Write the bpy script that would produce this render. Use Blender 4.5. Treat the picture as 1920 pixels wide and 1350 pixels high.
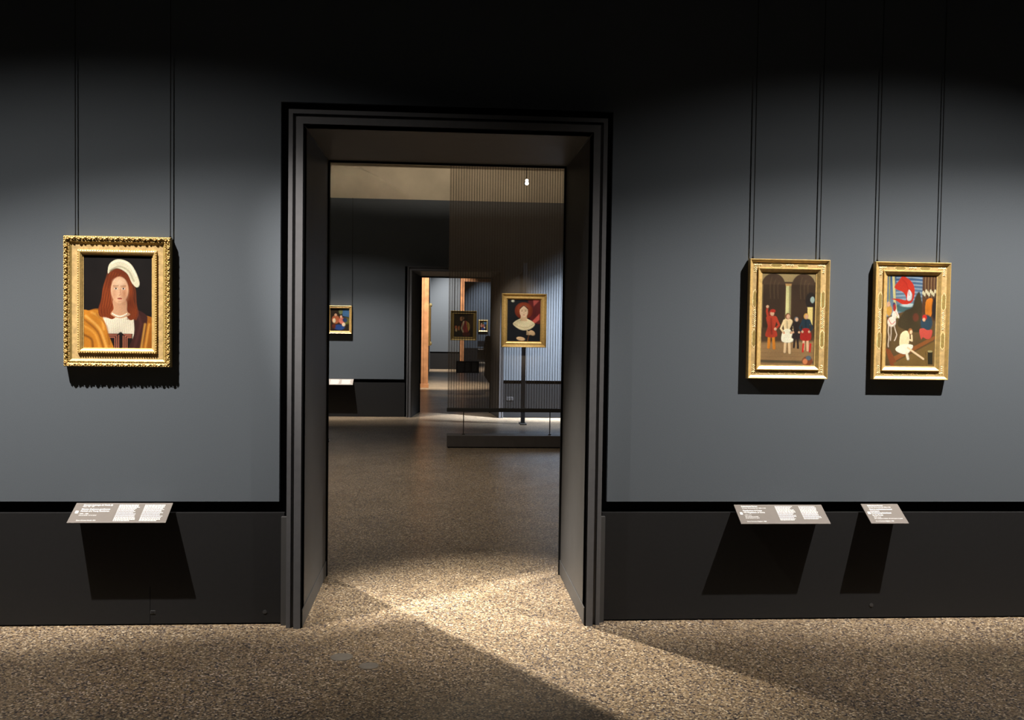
import bpy, bmesh, math, random
import numpy as np
from mathutils import Vector, Matrix
random.seed(7)
S = bpy.context.scene
for o in list(bpy.data.objects): bpy.data.objects.remove(o)
C = S.collection

# ------------------------------------------------------------------ camera
R_ = Vector((0.99713139, -0.07441674, 0.01382536))
U_ = Vector((-0.0111836, 0.03579989, 0.9992964))
F_ = Vector((0.07485932, 0.99658443, -0.03486494))
cam = bpy.data.objects.new('camera', bpy.data.cameras.new('camera')); C.objects.link(cam)
m = Matrix.Identity(4)
for i in range(3):
    m[i][0] = R_[i]; m[i][1] = U_[i]; m[i][2] = -F_[i]
m[0][3], m[1][3], m[2][3] = 0.0, -4.978, 1.55
cam.matrix_world = m
cam.data.sensor_width = 36.0; cam.data.lens = 36.0 * 1800 / 1920
cam.data.clip_end = 200
S.camera = cam

# ------------------------------------------------------------------ world, exposure
w = bpy.data.worlds.new('world'); S.world = w; w.use_nodes = True
w.node_tree.nodes['Background'].inputs[0].default_value = (0.02, 0.02, 0.022, 1)
w.node_tree.nodes['Background'].inputs[1].default_value = 0.2
S.view_settings.view_transform = 'Standard'; S.view_settings.look = 'None'
S.view_settings.exposure = 0.0; S.view_settings.gamma = 1.0
S.view_settings.use_curve_mapping = False

# ------------------------------------------------------------------ lights (ceiling track spots, plus added fill spots)
def spot(name, loc, tgt, watt, size, blend=0.6, col=(1, .93, .84), rad=.02, wide=1.0):
    """wide > 1: wall-washer lens that spreads the beam sideways"""
    l = bpy.data.lights.new(name, 'SPOT'); l.energy = watt; l.color = col
    l.spot_size = math.radians(size); l.spot_blend = blend; l.shadow_soft_size = rad
    o = bpy.data.objects.new(name, l); C.objects.link(o)
    o.location = loc
    o.rotation_euler = (Vector(tgt) - Vector(loc)).to_track_quat('-Z', 'Y').to_euler()
    o.scale = (wide, 1, 1)
    return o
WARM = (1, .93, .82); NEUT = (1, .95, .90); COOL = (.74, .84, 1)
# room 1: washing the wall with the doorway, each fixture a tight wall-washer beam plus its softer spill
spot('track_or_fill_spot', (-2.6, -1.6, 5.1), (-2.88, 0, .36), 2300, 18.3, 1, NEUT, wide=6)
spot('track_or_fill_spot', (-2.6, -1.6, 5.1), (-2.80, 0, -1.08), 620, 40.8, 1, NEUT, wide=3.7)
spot('track_or_fill_spot', (3.4, -1.65, 5.1), (3.45, 0, .97), 2150, 21, 1, NEUT, wide=6)
spot('track_or_fill_spot', (3.4, -1.65, 5.1), (3.68, 0, -1.11), 650, 41.5, 1, NEUT, wide=3.4)
# spots raking through the doorway from room 1 and from room 2
spot('track_or_fill_spot', (-2.45, -1.62, 5.1), (0.40, .48, 0), 2500, 14, 1, NEUT)
spot('track_or_fill_spot', (2.35, -1.62, 5.1), (0, .0, 0), 700, 16, 1, WARM)
spot('track_or_fill_spot', (-2.35, 3.6, 5.1), (0.3, -.2, 0), 5600, 22, 1, WARM, .055)
spot('track_or_fill_spot', (3.3, 3.4, 5.1), (.15, .6, 0), 2800, 17, 1, WARM, .055)
spot('track_or_fill_spot', (-1.2, 4.4, 5.1), (-.2, 4.2, 0), 620, 84, 1, NEUT, .1)  # added soft fill to brighten the second room's floor, no fixture there
# room 2: far wall, and the cream band above it
spot('track_or_fill_spot', (-2.1, 9.66, 5.1), (-2.3, 11.26, -.02), 1560, 20.5, 1, NEUT, wide=4.2)
spot('track_or_fill_spot', (-2.1, 9.66, 5.1), (-2.2, 11.26, -.41), 540, 36, 1, NEUT, wide=3.6)
spot('track_or_fill_spot', (2.9, 9.6, 5.1), (2.7, 11.26, 1.0), 13500, 26, 1, COOL, wide=2.6)
spot('track_or_fill_spot', (2.9, 9.6, 5.1), (2.7, 11.26, -.5), 2600, 46.6, 1, COOL, wide=1.6)
spot('track_or_fill_spot', (1.0, 4.2, 5.1), (1.06, 7.28, 1.63), 900, 11, .8, WARM)
spot('track_or_fill_spot', (.2, 8.3, 5.3), (.2, 11.26, 3.98), 190, 20, 1, (1, .86, .70), wide=8)  # added wide flat beam standing in for unseen uplights on the cream band

# ------------------------------------------------------------------ materials
def mat(name, col, rough=.6, metal=0., spec=.5, noise=None, bump=None, emit=None):
    """noise=(scale, amount) varies the colour, bump=(scale, strength)"""
    m = bpy.data.materials.new(name); m.use_nodes = True
    nt = m.node_tree; b = nt.nodes['Principled BSDF']
    b.inputs['Base Color'].default_value = (*col, 1)
    b.inputs['Roughness'].default_value = rough
    b.inputs['Metallic'].default_value = metal
    b.inputs['Specular IOR Level'].default_value = spec
    tc = nt.nodes.new('ShaderNodeTexCoord')
    if noise:
        n = nt.nodes.new('ShaderNodeTexNoise'); n.inputs['Scale'].default_value = noise[0]
        n.inputs['Detail'].default_value = 4
        r = nt.nodes.new('ShaderNodeValToRGB'); a = noise[1]
        r.color_ramp.elements[0].position = .3; r.color_ramp.elements[1].position = .7
        r.color_ramp.elements[0].color = (*[c * (1 - a) for c in col], 1)
        r.color_ramp.elements[1].color = (*[min(1, c * (1 + a)) for c in col], 1)
        nt.links.new(tc.outputs['Object'], n.inputs['Vector'])
        nt.links.new(n.outputs['Fac'], r.inputs['Fac'])
        nt.links.new(r.outputs['Color'], b.inputs['Base Color'])
    if bump:
        n2 = nt.nodes.new('ShaderNodeTexNoise'); n2.inputs['Scale'].default_value = bump[0]
        bp = nt.nodes.new('ShaderNodeBump'); bp.inputs['Strength'].default_value = bump[1]
        bp.inputs['Distance'].default_value = .002
        nt.links.new(tc.outputs['Object'], n2.inputs['Vector'])
        nt.links.new(n2.outputs['Fac'], bp.inputs['Height'])
        nt.links.new(bp.outputs['Normal'], b.inputs['Normal'])
    if emit:
        b.inputs['Emission Color'].default_value = (*emit[0], 1)
        b.inputs['Emission Strength'].default_value = emit[1]
    return m
M = {}
M['blue'] = mat('blue_grey_wall_paint', (.087, .099, .111), .75, noise=(260, .05), bump=(300, .15), spec=.25)
M['wains'] = mat('charcoal_wainscot_board', (.0078, .0075, .0076), .6, noise=(60, .10), spec=.3)
M['black'] = mat('black_recess_paint', (.004, .004, .004), .9, spec=.1)
M['casing'] = mat('grey_painted_metal_casing', (.085, .083, .085), .5, noise=(30, .05), spec=.4)
M['liner'] = mat('dark_grey_reveal_lining', (.050, .048, .046), .5, noise=(8, .08), spec=.4)
M['cream'] = mat('cream_plaster', (.52, .45, .33), .85, noise=(2.2, .12), spec=.2)
M['ceil'] = mat('dark_ceiling_paint', (.05, .05, .05), .9)
M['cornice'] = mat('cream_cornice', (.62, .54, .43), .8, spec=.2)
M['gold'] = mat('gilded_wood', (.66, .44, .155), .42, metal=.4, noise=(55, .16), bump=(180, .25))
M['gold_old'] = mat('worn_gilding', (.60, .41, .17), .5, metal=.3, noise=(40, .25), bump=(160, .3))
M['gold_pale'] = mat('pale_punched_gilding', (.92, .70, .34), .42, metal=.25, noise=(120, .2), bump=(300, .4))
M['gold_dark'] = mat('olive_gilding', (.34, .24, .07), .5, metal=.3, noise=(80, .2), bump=(200, .3))
M['gold_red'] = mat('red_brown_gilding', (.25, .11, .04), .5, metal=.2, noise=(60, .2))
M['rod'] = mat('black_steel_rod', (.006, .006, .006), .5, metal=.2)
M['plate'] = mat('taupe_label_plate', (.125, .105, .088), .5, noise=(25, .04))
M['plate_pale'] = mat('pale_label_plate', (.32, .28, .24), .5)
M['ink'] = mat('white_print', (.95, .95, .92), .6)
M['print'] = mat('fine_white_print', (.8, .78, .74), .6)
M['plinth'] = mat('dark_brown_plinth', (.10, .086, .075), .5, noise=(12, .1))
M['bar'] = mat('dark_screen_bar', (.045, .042, .036), .5)
M['cord'] = mat('dark_vertical_cord', (.015, .014, .014), .8)
M['wood'] = mat('orange_stained_wood', (.33, .15, .065), .45, noise=(6, .25), bump=(30, .3))
M['steel'] = mat('steel_rod', (.15, .14, .12), .35, metal=.8)
M['coat'] = mat('black_coat_cloth', (.012, .011, .011), .9, noise=(30, .2))
M['skin'] = mat('skin', (.5, .3, .22), .5)
M['hair'] = mat('dark_hair', (.02, .014, .010), .6)
M['shoe'] = mat('dark_red_leather', (.06, .015, .012), .4)
M['bulb'] = mat('lit_lamp_lens', (1, 1, 1), .5, emit=((1, .95, .85), 14))
M['lamp'] = mat('black_lamp_housing', (.02, .02, .02), .4)
M['disc'] = mat('grey_cap_metal', (.21, .185, .15), .45, noise=(20, .1))
M['outlet'] = mat('dark_outlet_plastic', (.03, .03, .03), .45)
M['rubber'] = mat('black_rubber', (.006, .006, .006), .6)
M['board'] = mat('dark_post_and_wedge', (.022, .022, .024), .8)  # for the post shaft and the wedge added beside it
M['info'] = mat('black_panel', (.008, .008, .010), .45)
M['dimink'] = mat('dim_grey_print', (.06, .06, .065), .6)

def floor_mat():
    m = bpy.data.materials.new('terrazzo_floor'); m.use_nodes = True
    nt = m.node_tree; N = nt.nodes; L = nt.links; b = N['Principled BSDF']
    tc = N.new('ShaderNodeTexCoord')
    v = N.new('ShaderNodeTexVoronoi'); v.inputs['Scale'].default_value = 135
    L.new(tc.outputs['Object'], v.inputs['Vector'])
    sep = N.new('ShaderNodeSeparateColor'); L.new(v.outputs['Color'], sep.inputs['Color'])
    r = N.new('ShaderNodeValToRGB'); cr = r.color_ramp; cr.interpolation = 'CONSTANT'
    cols = [(0, (.04, .032, .034)), (.14, (.20, .15, .095)), (.28, (.38, .29, .19)), (.50, (.27, .20, .12)),
            (.62, (.56, .46, .31)), (.76, (.09, .085, .10)), (.85, (.42, .31, .17)), (.94, (.90, .78, .58))]
    cols = [(p, (c[0] * .64, c[1] * .60, c[2] * .57)) for p, c in cols]
    cr.elements[0].position = 0; cr.elements[0].color = (*cols[0][1], 1)
    cr.elements[1].position = cols[1][0]; cr.elements[1].color = (*cols[1][1], 1)
    for p, c in cols[2:]:
        e = cr.elements.new(p); e.color = (*c, 1)
    L.new(sep.outputs['Red'], r.inputs['Fac'])
    # slow tonal drift of the cast floor
    n = N.new('ShaderNodeTexNoise'); n.inputs['Scale'].default_value = 1.3; n.inputs['Detail'].default_value = 5
    L.new(tc.outputs['Object'], n.inputs['Vector'])
    mr = N.new('ShaderNodeMapRange'); mr.inputs['From Min'].default_value = .3; mr.inputs['From Max'].default_value = .7
    mr.inputs['To Min'].default_value = .85; mr.inputs['To Max'].default_value = 1.12
    L.new(n.outputs['Fac'], mr.inputs['Value'])
    mx = N.new('ShaderNodeMix'); mx.data_type = 'RGBA'; mx.blend_type = 'MULTIPLY'; mx.inputs['Factor'].default_value = 1
    L.new(r.outputs['Color'], mx.inputs['A']); L.new(mr.outputs['Result'], mx.inputs['B'])
    # expansion joints: thin dark lines
    sx = N.new('ShaderNodeSeparateXYZ'); L.new(tc.outputs['Object'], sx.inputs['Vector'])
    def line(sock, pos, hw=.0022):
        s = N.new('ShaderNodeMath'); s.operation = 'SUBTRACT'; s.inputs[1].default_value = pos; L.new(sock, s.inputs[0])
        a = N.new('ShaderNodeMath'); a.operation = 'ABSOLUTE'; L.new(s.outputs[0], a.inputs[0])
        c = N.new('ShaderNodeMath'); c.operation = 'LESS_THAN'; c.inputs[1].default_value = hw; L.new(a.outputs[0], c.inputs[0])
        return c.outputs[0]
    outs = [line(sx.outputs['X'], -1.37), line(sx.outputs['X'], 1.50), line(sx.outputs['Y'], .122)]
    acc = outs[0]
    for q in outs[1:]:
        k = N.new('ShaderNodeMath'); k.operation = 'MAXIMUM'; L.new(acc, k.inputs[0]); L.new(q, k.inputs[1]); acc = k.outputs[0]
    k = N.new('ShaderNodeMath'); k.operation = 'MULTIPLY'; k.inputs[1].default_value = .55; L.new(acc, k.inputs[0])
    m2 = N.new('ShaderNodeMix'); m2.data_type = 'RGBA'; m2.inputs['B'].default_value = (.05, .04, .03, 1)
    L.new(k.outputs[0], m2.inputs['Factor']); L.new(mx.outputs['Result'], m2.inputs['A'])
    L.new(m2.outputs['Result'], b.inputs['Base Color'])
    n3 = N.new('ShaderNodeTexNoise'); n3.inputs['Scale'].default_value = 3.0
    L.new(tc.outputs['Object'], n3.inputs['Vector'])
    m3 = N.new('ShaderNodeMapRange'); m3.inputs['To Min'].default_value = .27; m3.inputs['To Max'].default_value = .40
    L.new(n3.outputs['Fac'], m3.inputs['Value']); L.new(m3.outputs['Result'], b.inputs['Roughness'])
    b.inputs['Specular IOR Level'].default_value = .55
    return m
M['floor'] = floor_mat()

def scrim_mat():
    m = bpy.data.materials.new('sheer_grey_scrim'); m.use_nodes = True
    nt = m.node_tree; N = nt.nodes; L = nt.links
    for n in list(N): N.remove(n)
    out = N.new('ShaderNodeOutputMaterial'); t = N.new('ShaderNodeBsdfTransparent'); d = N.new('ShaderNodeBsdfDiffuse')
    t.inputs['Color'].default_value = (.98, .96, .94, 1)
    d.inputs['Color'].default_value = (.30, .25, .20, 1)
    x = N.new('ShaderNodeMixShader'); x.inputs['Fac'].default_value = .18
    L.new(t.outputs[0], x.inputs[1]); L.new(d.outputs[0], x.inputs[2]); L.new(x.outputs[0], out.inputs['Surface'])
    return m
M['scrim'] = scrim_mat()

def paint_mat():
    m = bpy.data.materials.new('varnished_paint'); m.use_nodes = True
    nt = m.node_tree; b = nt.nodes['Principled BSDF']
    a = nt.nodes.new('ShaderNodeAttribute'); a.attribute_name = 'paint'
    nt.links.new(a.outputs['Color'], b.inputs['Base Color'])
    b.inputs['Roughness'].default_value = .45; b.inputs['Specular IOR Level'].default_value = .35
    return m
M['paint'] = paint_mat()

# ------------------------------------------------------------------ mesh helpers
def add_box(bm, x0, x1, y0, y1, z0, z1, rot=None, mi=0):
    v = [bm.verts.new((x, y, z)) for x in (x0, x1) for y in (y0, y1) for z in (z0, z1)]
    fs = [(0, 1, 3, 2), (4, 6, 7, 5), (0, 4, 5, 1), (2, 3, 7, 6), (0, 2, 6, 4), (1, 5, 7, 3)]
    for f in fs:
        q = bm.faces.new([v[i] for i in f]); q.material_index = mi
    if rot: bmesh.ops.transform(bm, matrix=rot, verts=v)
    return v
def add_cyl(bm, c, r, h, axis='z', seg=16, r2=None):
    r2 = r if r2 is None else r2
    mt = Matrix.Translation(c)
    if axis == 'x': mt = mt @ Matrix.Rotation(math.pi / 2, 4, 'Y')
    if axis == 'y': mt = mt @ Matrix.Rotation(math.pi / 2, 4, 'X')
    bmesh.ops.create_cone(bm, cap_ends=True, segments=seg, radius1=r, radius2=r2, depth=h, matrix=mt)
def link(name, bm, m, parent=None, smooth=False, bevel=0):
    bmesh.ops.recalc_face_normals(bm, faces=bm.faces)
    me = bpy.data.meshes.new(name); bm.to_mesh(me); bm.free()
    for q in (m if isinstance(m, (list, tuple)) else [m]): me.materials.append(q)
    if smooth:
        for p in me.polygons: p.use_smooth = True
    o = bpy.data.objects.new(name, me); C.objects.link(o)
    if parent: o.parent = parent
    if bevel:
        b = o.modifiers.new('bevel', 'BEVEL'); b.width = bevel; b.segments = 2; b.limit_method = 'ANGLE'
    return o
def box(name, b, m, parent=None, bevel=0):
    bm = bmesh.new(); add_box(bm, *b); return link(name, bm, m, parent, bevel=bevel)
def boxes(name, bs, m, parent=None, bevel=0):
    bm = bmesh.new()
    for b in bs: add_box(bm, *b)
    return link(name, bm, m, parent, bevel=bevel)
def each(name, bs, m, parent=None, bevel=0):
    for b in bs: box(name, b, m, parent, bevel)
def thing(name, label, cat, loc=(0, 0, 0), group=None):
    o = bpy.data.objects.new(name, None); C.objects.link(o); o.location = loc
    o.empty_display_size = .1
    tag(o, label, cat, group); return o
def tag(o, label, cat, group=None):
    o['label'] = label; o['category'] = cat
    if group: o['group'] = group
    return o
def struct(o, label=None, cat=None):
    o['kind'] = 'structure'
    if label: o['label'] = label
    if cat: o['category'] = cat
    return o

# ------------------------------------------------------------------ the rooms
struct(box('floor', (-7, 8, -9, 42, -.2, 0), M['floor']), 'speckled tan terrazzo floor running through all the rooms', 'floor')
struct(box('ceiling', (-7, 8, -9, 42, 5.6, 5.75), M['ceil']), 'dark ceiling high above the galleries', 'ceiling')

def wall_with_door(name, y0, y1, dx0, dx1, dz, label, panel_y, xl=-7, xr=8, recess=.03, gx0=None, gx1=None, gz=None, splay=0):
    """base wall with a doorway; blue cladding above, charcoal wainscot below, on the camera side"""
    b0 = y0 + recess
    base = boxes(name, [(xl, dx0, b0, y1, 0, 5.6), (dx1, xr, b0, y1, 0, 5.6), (dx0, dx1, b0, y1, dz, 5.6)], M['black'])
    struct(base, label, 'wall')
    up = boxes('upper_panel', [(xl, gx0, y0, b0, .635, 3.65), (gx1, xr, y0, b0, .635, 3.65), (gx0, gx1, y0, b0, gz, 3.65)], M['blue'], base)
    return base
# wall 1 -----------------------------------------------------------
W1 = .95
base1 = wall_with_door('wall_front', 0, W1, -.715, .795, 2.57, 'blue grey gallery wall around the large doorway', 0, gx0=-.816, gx1=.885, gz=2.672)
boxes('plaster_frieze', [(-7, 8, 0, .03, 3.66, 5.6)], M['cream'], base1)
for a, b in ((-7, -.789), (.862, 8)):
    box('wainscot_panel', (a, b, -.004, .03, .008, .577), M['wains'], base1)
for bx_ in ((-1.462, -1.459, -.0045, -.0035, .008, .2),):
    box('panel_seam', bx_, M['black'], base1)

def casing(parent, x0, x1, z1, y, outer, steps, m_c, m_k):
    """stepped architrave swept round the opening; steps=[(d0,d1,protrusion)] d from the opening edge outwards"""
    bm = bmesh.new()
    for d0, d1, p in steps:
        add_box(bm, x0 - d1, x0 - d0, y - p, y + .03, 0, z1 + d1)
        add_box(bm, x1 + d0, x1 + d1, y - p, y + .03, 0, z1 + d1)
        add_box(bm, x0 - d0, x1 + d0, y - p, y + .03, z1 + d0, z1 + d1)
    return link('casing', bm, m_c, parent)

def reveal(parent_name, x0, x1, z1, y0, y1, dxl=0, dxr=0, dz=0):
    """lining of the opening: side linings, soffit, each a thin slab, optionally splayed"""
    t = .03
    bm = bmesh.new()
    def prism(pts_a, pts_b):
        a = [bm.verts.new(p) for p in pts_a]; b = [bm.verts.new(p) for p in pts_b]
        n = len(a); bm.faces.new(a); bm.faces.new(b[::-1])
        for i in range(n): bm.faces.new((a[i], b[i], b[(i + 1) % n], a[(i + 1) % n]))
    zt = z1 - dz
    prism([(x0 - t, y0, 0), (x0, y0, 0), (x0 + dxl, y1, 0), (x0 - t, y1, 0)], [(x0 - t, y0, z1), (x0, y0, z1), (x0 + dxl, y1, zt), (x0 - t, y1, zt)])
    prism([(x1 + t, y0, 0), (x1, y0, 0), (x1 - dxr, y1, 0), (x1 + t, y1, 0)], [(x1 + t, y0, z1), (x1, y0, z1), (x1 - dxr, y1, zt), (x1 + t, y1, zt)])
    prism([(x0 - t, y0, z1), (x1 + t, y0, z1), (x1 + t, y1, zt), (x0 - t, y1, zt)], [(x0 - t, y0, z1 + t), (x1 + t, y0, z1 + t), (x1 + t, y1, z1 + t), (x0 - t, y1, z1 + t)])
    return struct(link(parent_name, bm, M['liner']))
door1 = reveal('door_1', -.687, .765, 2.541, -.082, W1)
door1['label'] = 'large dark grey framed doorway in the middle of the near wall'; door1['category'] = 'doorway'
casing(door1, -.687, .765, 2.541, 0, 0, [(.006, .041, .087), (.041, .059, .055), (.059, .080, .072)], M['casing'], M['black'])
each('shadow_line', [(-.694, -.687, -.0835, 0, 0, 2.541), (.765, .772, -.0835, 0, 0, 2.541), (-.694, .772, -.0835, 0, 2.541, 2.548)], M['black'], door1)
each('far_edge_strip', [(-.687, -.677, W1 - .01, W1 + .02, 0, 2.541), (.755, .765, W1 - .01, W1 + .02, 0, 2.541), (-.687, .765, W1 - .01, W1 + .02, 2.531, 2.541)], M['black'], door1)
each('skirting', [(-.687, -.682, -.078, W1 - .012, .004, .095), (.760, .765, -.078, W1 - .012, .004, .095)], M['liner'], door1, bevel=.0015)
each('mitre_seam', [(-.687, -.685, -.078, W1 - .012, 2.537, 2.5405), (.763, .765, -.078, W1 - .012, 2.537, 2.5405)], M['casing'], door1)
each('base_block', [(-.800, -.768, -.03, .0, 0, .560), (.846, .874, -.03, .0, 0, .560)], M['liner'], door1)

# wall 2 -----------------------------------------------------------
Y2 = 11.26
base2 = wall_with_door('wall_middle', Y2, 12.15, -.50, 1.02, 2.47, 'blue grey wall at the far end of the second room', 0, gx0=-.600, gx1=1.015, gz=2.535)
boxes('plaster_frieze', [(-7, 8, Y2, Y2 + .03, 3.65, 4.22)], M['cream'], base2)
boxes('cornice', [(-7, 8, Y2 - .10, Y2 + .03, 4.22, 4.30), (-7, 8, Y2 - .18, Y2 + .03, 4.30, 4.42), (-7, 8, Y2 - .3, Y2 + .03, 4.42, 4.8), (-7, 8, Y2 - .8, Y2 + .03, 4.8, 5.6)], M['cornice'], base2)
for a, b in ((-7, -.585), (1.005, 8)):
    box('wainscot_panel', (a, b, Y2 - .004, Y2 + .03, .008, .577), M['wains'], base2)
door2 = reveal('door_2', -.478, .998, 2.455, Y2 - .07, 12.15, .117, .094, .04)
door2['label'] = 'distant dark grey doorway at the far end of the second room'; door2['category'] = 'doorway'
casing(door2, -.478, .998, 2.455, Y2, 0, [(.006, .041, .087), (.041, .059, .055), (.059, .078, .072)], M['casing'], M['black'])
each('far_edge_strip', [(-.361, -.345, 12.14, 12.17, 0, 2.415), (.888, .904, 12.14, 12.17, 0, 2.415), (-.361, .904, 12.14, 12.17, 2.395, 2.415)], M['black'], door2)

# side walls and end walls -----------------------------------------
def side(name, x0, x1, y0, y1, label):
    o = struct(box(name, (x0, x1, y0, y1, 0, 5.6), M['blue']), label, 'wall'); return o
side('wall_left', -5.2, -5.0, -9, 0, 'left side wall of the near room')
side('wall_right', 6.0, 6.2, -9, 0, 'right side wall of the near room')
side('wall_behind', -5.2, 6.2, -9, -8.8, 'wall behind the viewer')
side('wall_second_left', -5.2, -5.0, .95, 11.26, 'left side wall of the second room')
side('wall_second_right', 6.0, 6.2, .95, 11.26, 'right side wall of the second room')

# room 3: side wall, end wall with a wood framed doorway, fourth room wall
sw = struct(box('wall_third_left', (-3.2, -.36, 19.05, 29.2, 0, 5.6), M['blue']), 'left wall of the distant third room beyond the wooden pilaster', 'wall')
side('wall_third_right', 3.2, 3.4, 12.15, 29.2, 'right side wall of the third room')
side('wall_third_corner', -3.4, -3.2, 12.15, 29.2, 'left corner wall of the third room')
Y4 = 29.2
bk = boxes('wall_back', [(-3.4, .71, Y4 + .02, Y4 + .4, 0, 5.6), (2.45, 3.4, Y4 + .02, Y4 + .4, 0, 5.6), (.71, 2.45, Y4 + .02, Y4 + .4, 3.24, 5.6)], M['black'])
struct(bk, 'pale blue wall at the end of the third room', 'wall')
boxes('upper_panel', [(-3.4, .70, Y4, Y4 + .02, .62, 4.2), (2.46, 3.4, Y4, Y4 + .02, .62, 4.2), (.70, 2.46, Y4, Y4 + .02, 3.25, 4.2)], M['blue'], bk)
each('wainscot_panel', [(-3.4, .70, Y4, Y4 + .02, 0, .57), (2.46, 3.4, Y4, Y4 + .02, 0, .57)], M['wains'], bk)
d3 = boxes('door_3', [(.705, .84, Y4 - .10, Y4 + .4, 0, 3.24), (2.30, 2.45, Y4 - .10, Y4 + .4, 0, 3.24), (.84, 2.30, Y4 - .10, Y4 + .4, 3.12, 3.24)], M['wood'])
struct(d3, 'orange wooden door frame far away in the end wall of the third room', 'doorway')
fr = struct(box('wall_end', (-1.5, 5, 36.5, 36.7, .60, 5.6), M['blue']), 'lit blue wall of the room beyond the wooden door frame', 'wall')
box('wainscot_panel', (-1.5, 5, 36.5, 36.7, 0, .60), M['wains'], fr)
side('wall_fourth_left', -1.6, -1.5, 29.6, 36.7, 'left wall of the last room')
side('wall_fourth_right', 5, 5.1, 29.6, 36.7, 'right wall of the last room')

pl = thing('wooden_pilaster', 'orange brown wooden pilaster standing beyond the distant doorway, left side', 'pilaster', (-.39, 18.95, 0))
boxes('shaft', [(-.085, .10, -.05, .08, 0.10, 3.6)], M['wood'], pl, bevel=.01)
each('fillet', [(-.075, -.045, -.07, -.05, .10, 3.6), (-.02, .06, -.065, -.05, .10, 3.6)], M['wood'], pl, bevel=.004)
boxes('foot_block', [(-.10, .115, -.085, .09, 0, .10)], M['wood'], pl, bevel=.005)

# ------------------------------------------------------------------ painter (numpy raster -> vertex colours of a flat panel)
class Canvas:
    def __init__(s, w, h, bg):
        s.w, s.h = w, h
        s.a = np.zeros((h, w, 3)); s.a[:] = bg
        yy, xx = np.mgrid[0:h, 0:w]; s.x = (xx + .5) / w; s.y = (yy + .5) / h; s.asp = h / w
    def mix(s, m, c):
        m = np.clip(m, 0, 1)[..., None]; s.a = s.a * (1 - m) + np.array(c) * m
    def ell(s, cx, cy, rx, ry, c, soft=.15, rot=0, k=1):
        dx = s.x - cx; dy = (s.y - cy) * s.asp
        ca, sa = math.cos(rot), math.sin(rot); u = dx * ca + dy * sa; v = -dx * sa + dy * ca
        d = np.sqrt((u / rx) ** 2 + (v / (ry * s.asp)) ** 2)
        s.mix(k * (1 + soft / 2 - d) / max(soft, 1e-3), c)
    def inside(s, P):
        ins = np.zeros(s.x.shape, bool); n = len(P)
        for i in range(n):
            x0, y0 = P[i]; x1, y1 = P[(i + 1) % n]
            if y0 == y1: continue
            c = ((y0 > s.y) != (y1 > s.y)) & (s.x < (x1 - x0) * (s.y - y0) / (y1 - y0) + x0)
            ins ^= c
        return ins
    def dist(s, P, closed):
        d = np.full(s.x.shape, 9.); n = len(P)
        for i in range(n if closed else n - 1):
            x0, y0 = P[i]; x1, y1 = P[(i + 1) % n]
            y0 *= s.asp; y1 *= s.asp
            vx, vy = x1 - x0, y1 - y0; L = vx * vx + vy * vy + 1e-12
            t = np.clip(((s.x - x0) * vx + (s.y * s.asp - y0) * vy) / L, 0, 1)
            d = np.minimum(d, np.hypot(s.x - x0 - t * vx, s.y * s.asp - y0 - t * vy))
        return d
    def poly(s, P, c, soft=.006, k=1):
        d = s.dist(P, True); sd = np.where(s.inside(P), d, -d)
        s.mix(k * (sd / soft + .5), c)
    def line(s, P, wd, c, soft=.006, k=1):
        s.mix(k * ((wd / 2 - s.dist(P, False)) / soft + .5), c)
    def grad(s, c0, c1):
        t = s.y[..., None]; s.a = np.array(c0) * (1 - t) + np.array(c1) * t
def smooth(P, closed=True, n=6):
    """Catmull-Rom through the points"""
    out = []; L = len(P)
    for i in range(L if closed else L - 1):
        g = (lambda j: P[j % L]) if closed else (lambda j: P[max(0, min(L - 1, j))])
        p0, p1, p2, p3 = g(i - 1), g(i), g(i + 1), g(i + 2)
        for q in range(n):
            t = q / n
            out.append(tuple(.5 * (2 * p1[k] + (p2[k] - p0[k]) * t + (2 * p0[k] - 5 * p1[k] + 4 * p2[k] - p3[k]) * t * t + (3 * p1[k] - p0[k] - 3 * p2[k] + p3[k]) * t ** 3) for k in (0, 1)))
    if not closed: out.append(P[-1])
    return out
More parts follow.
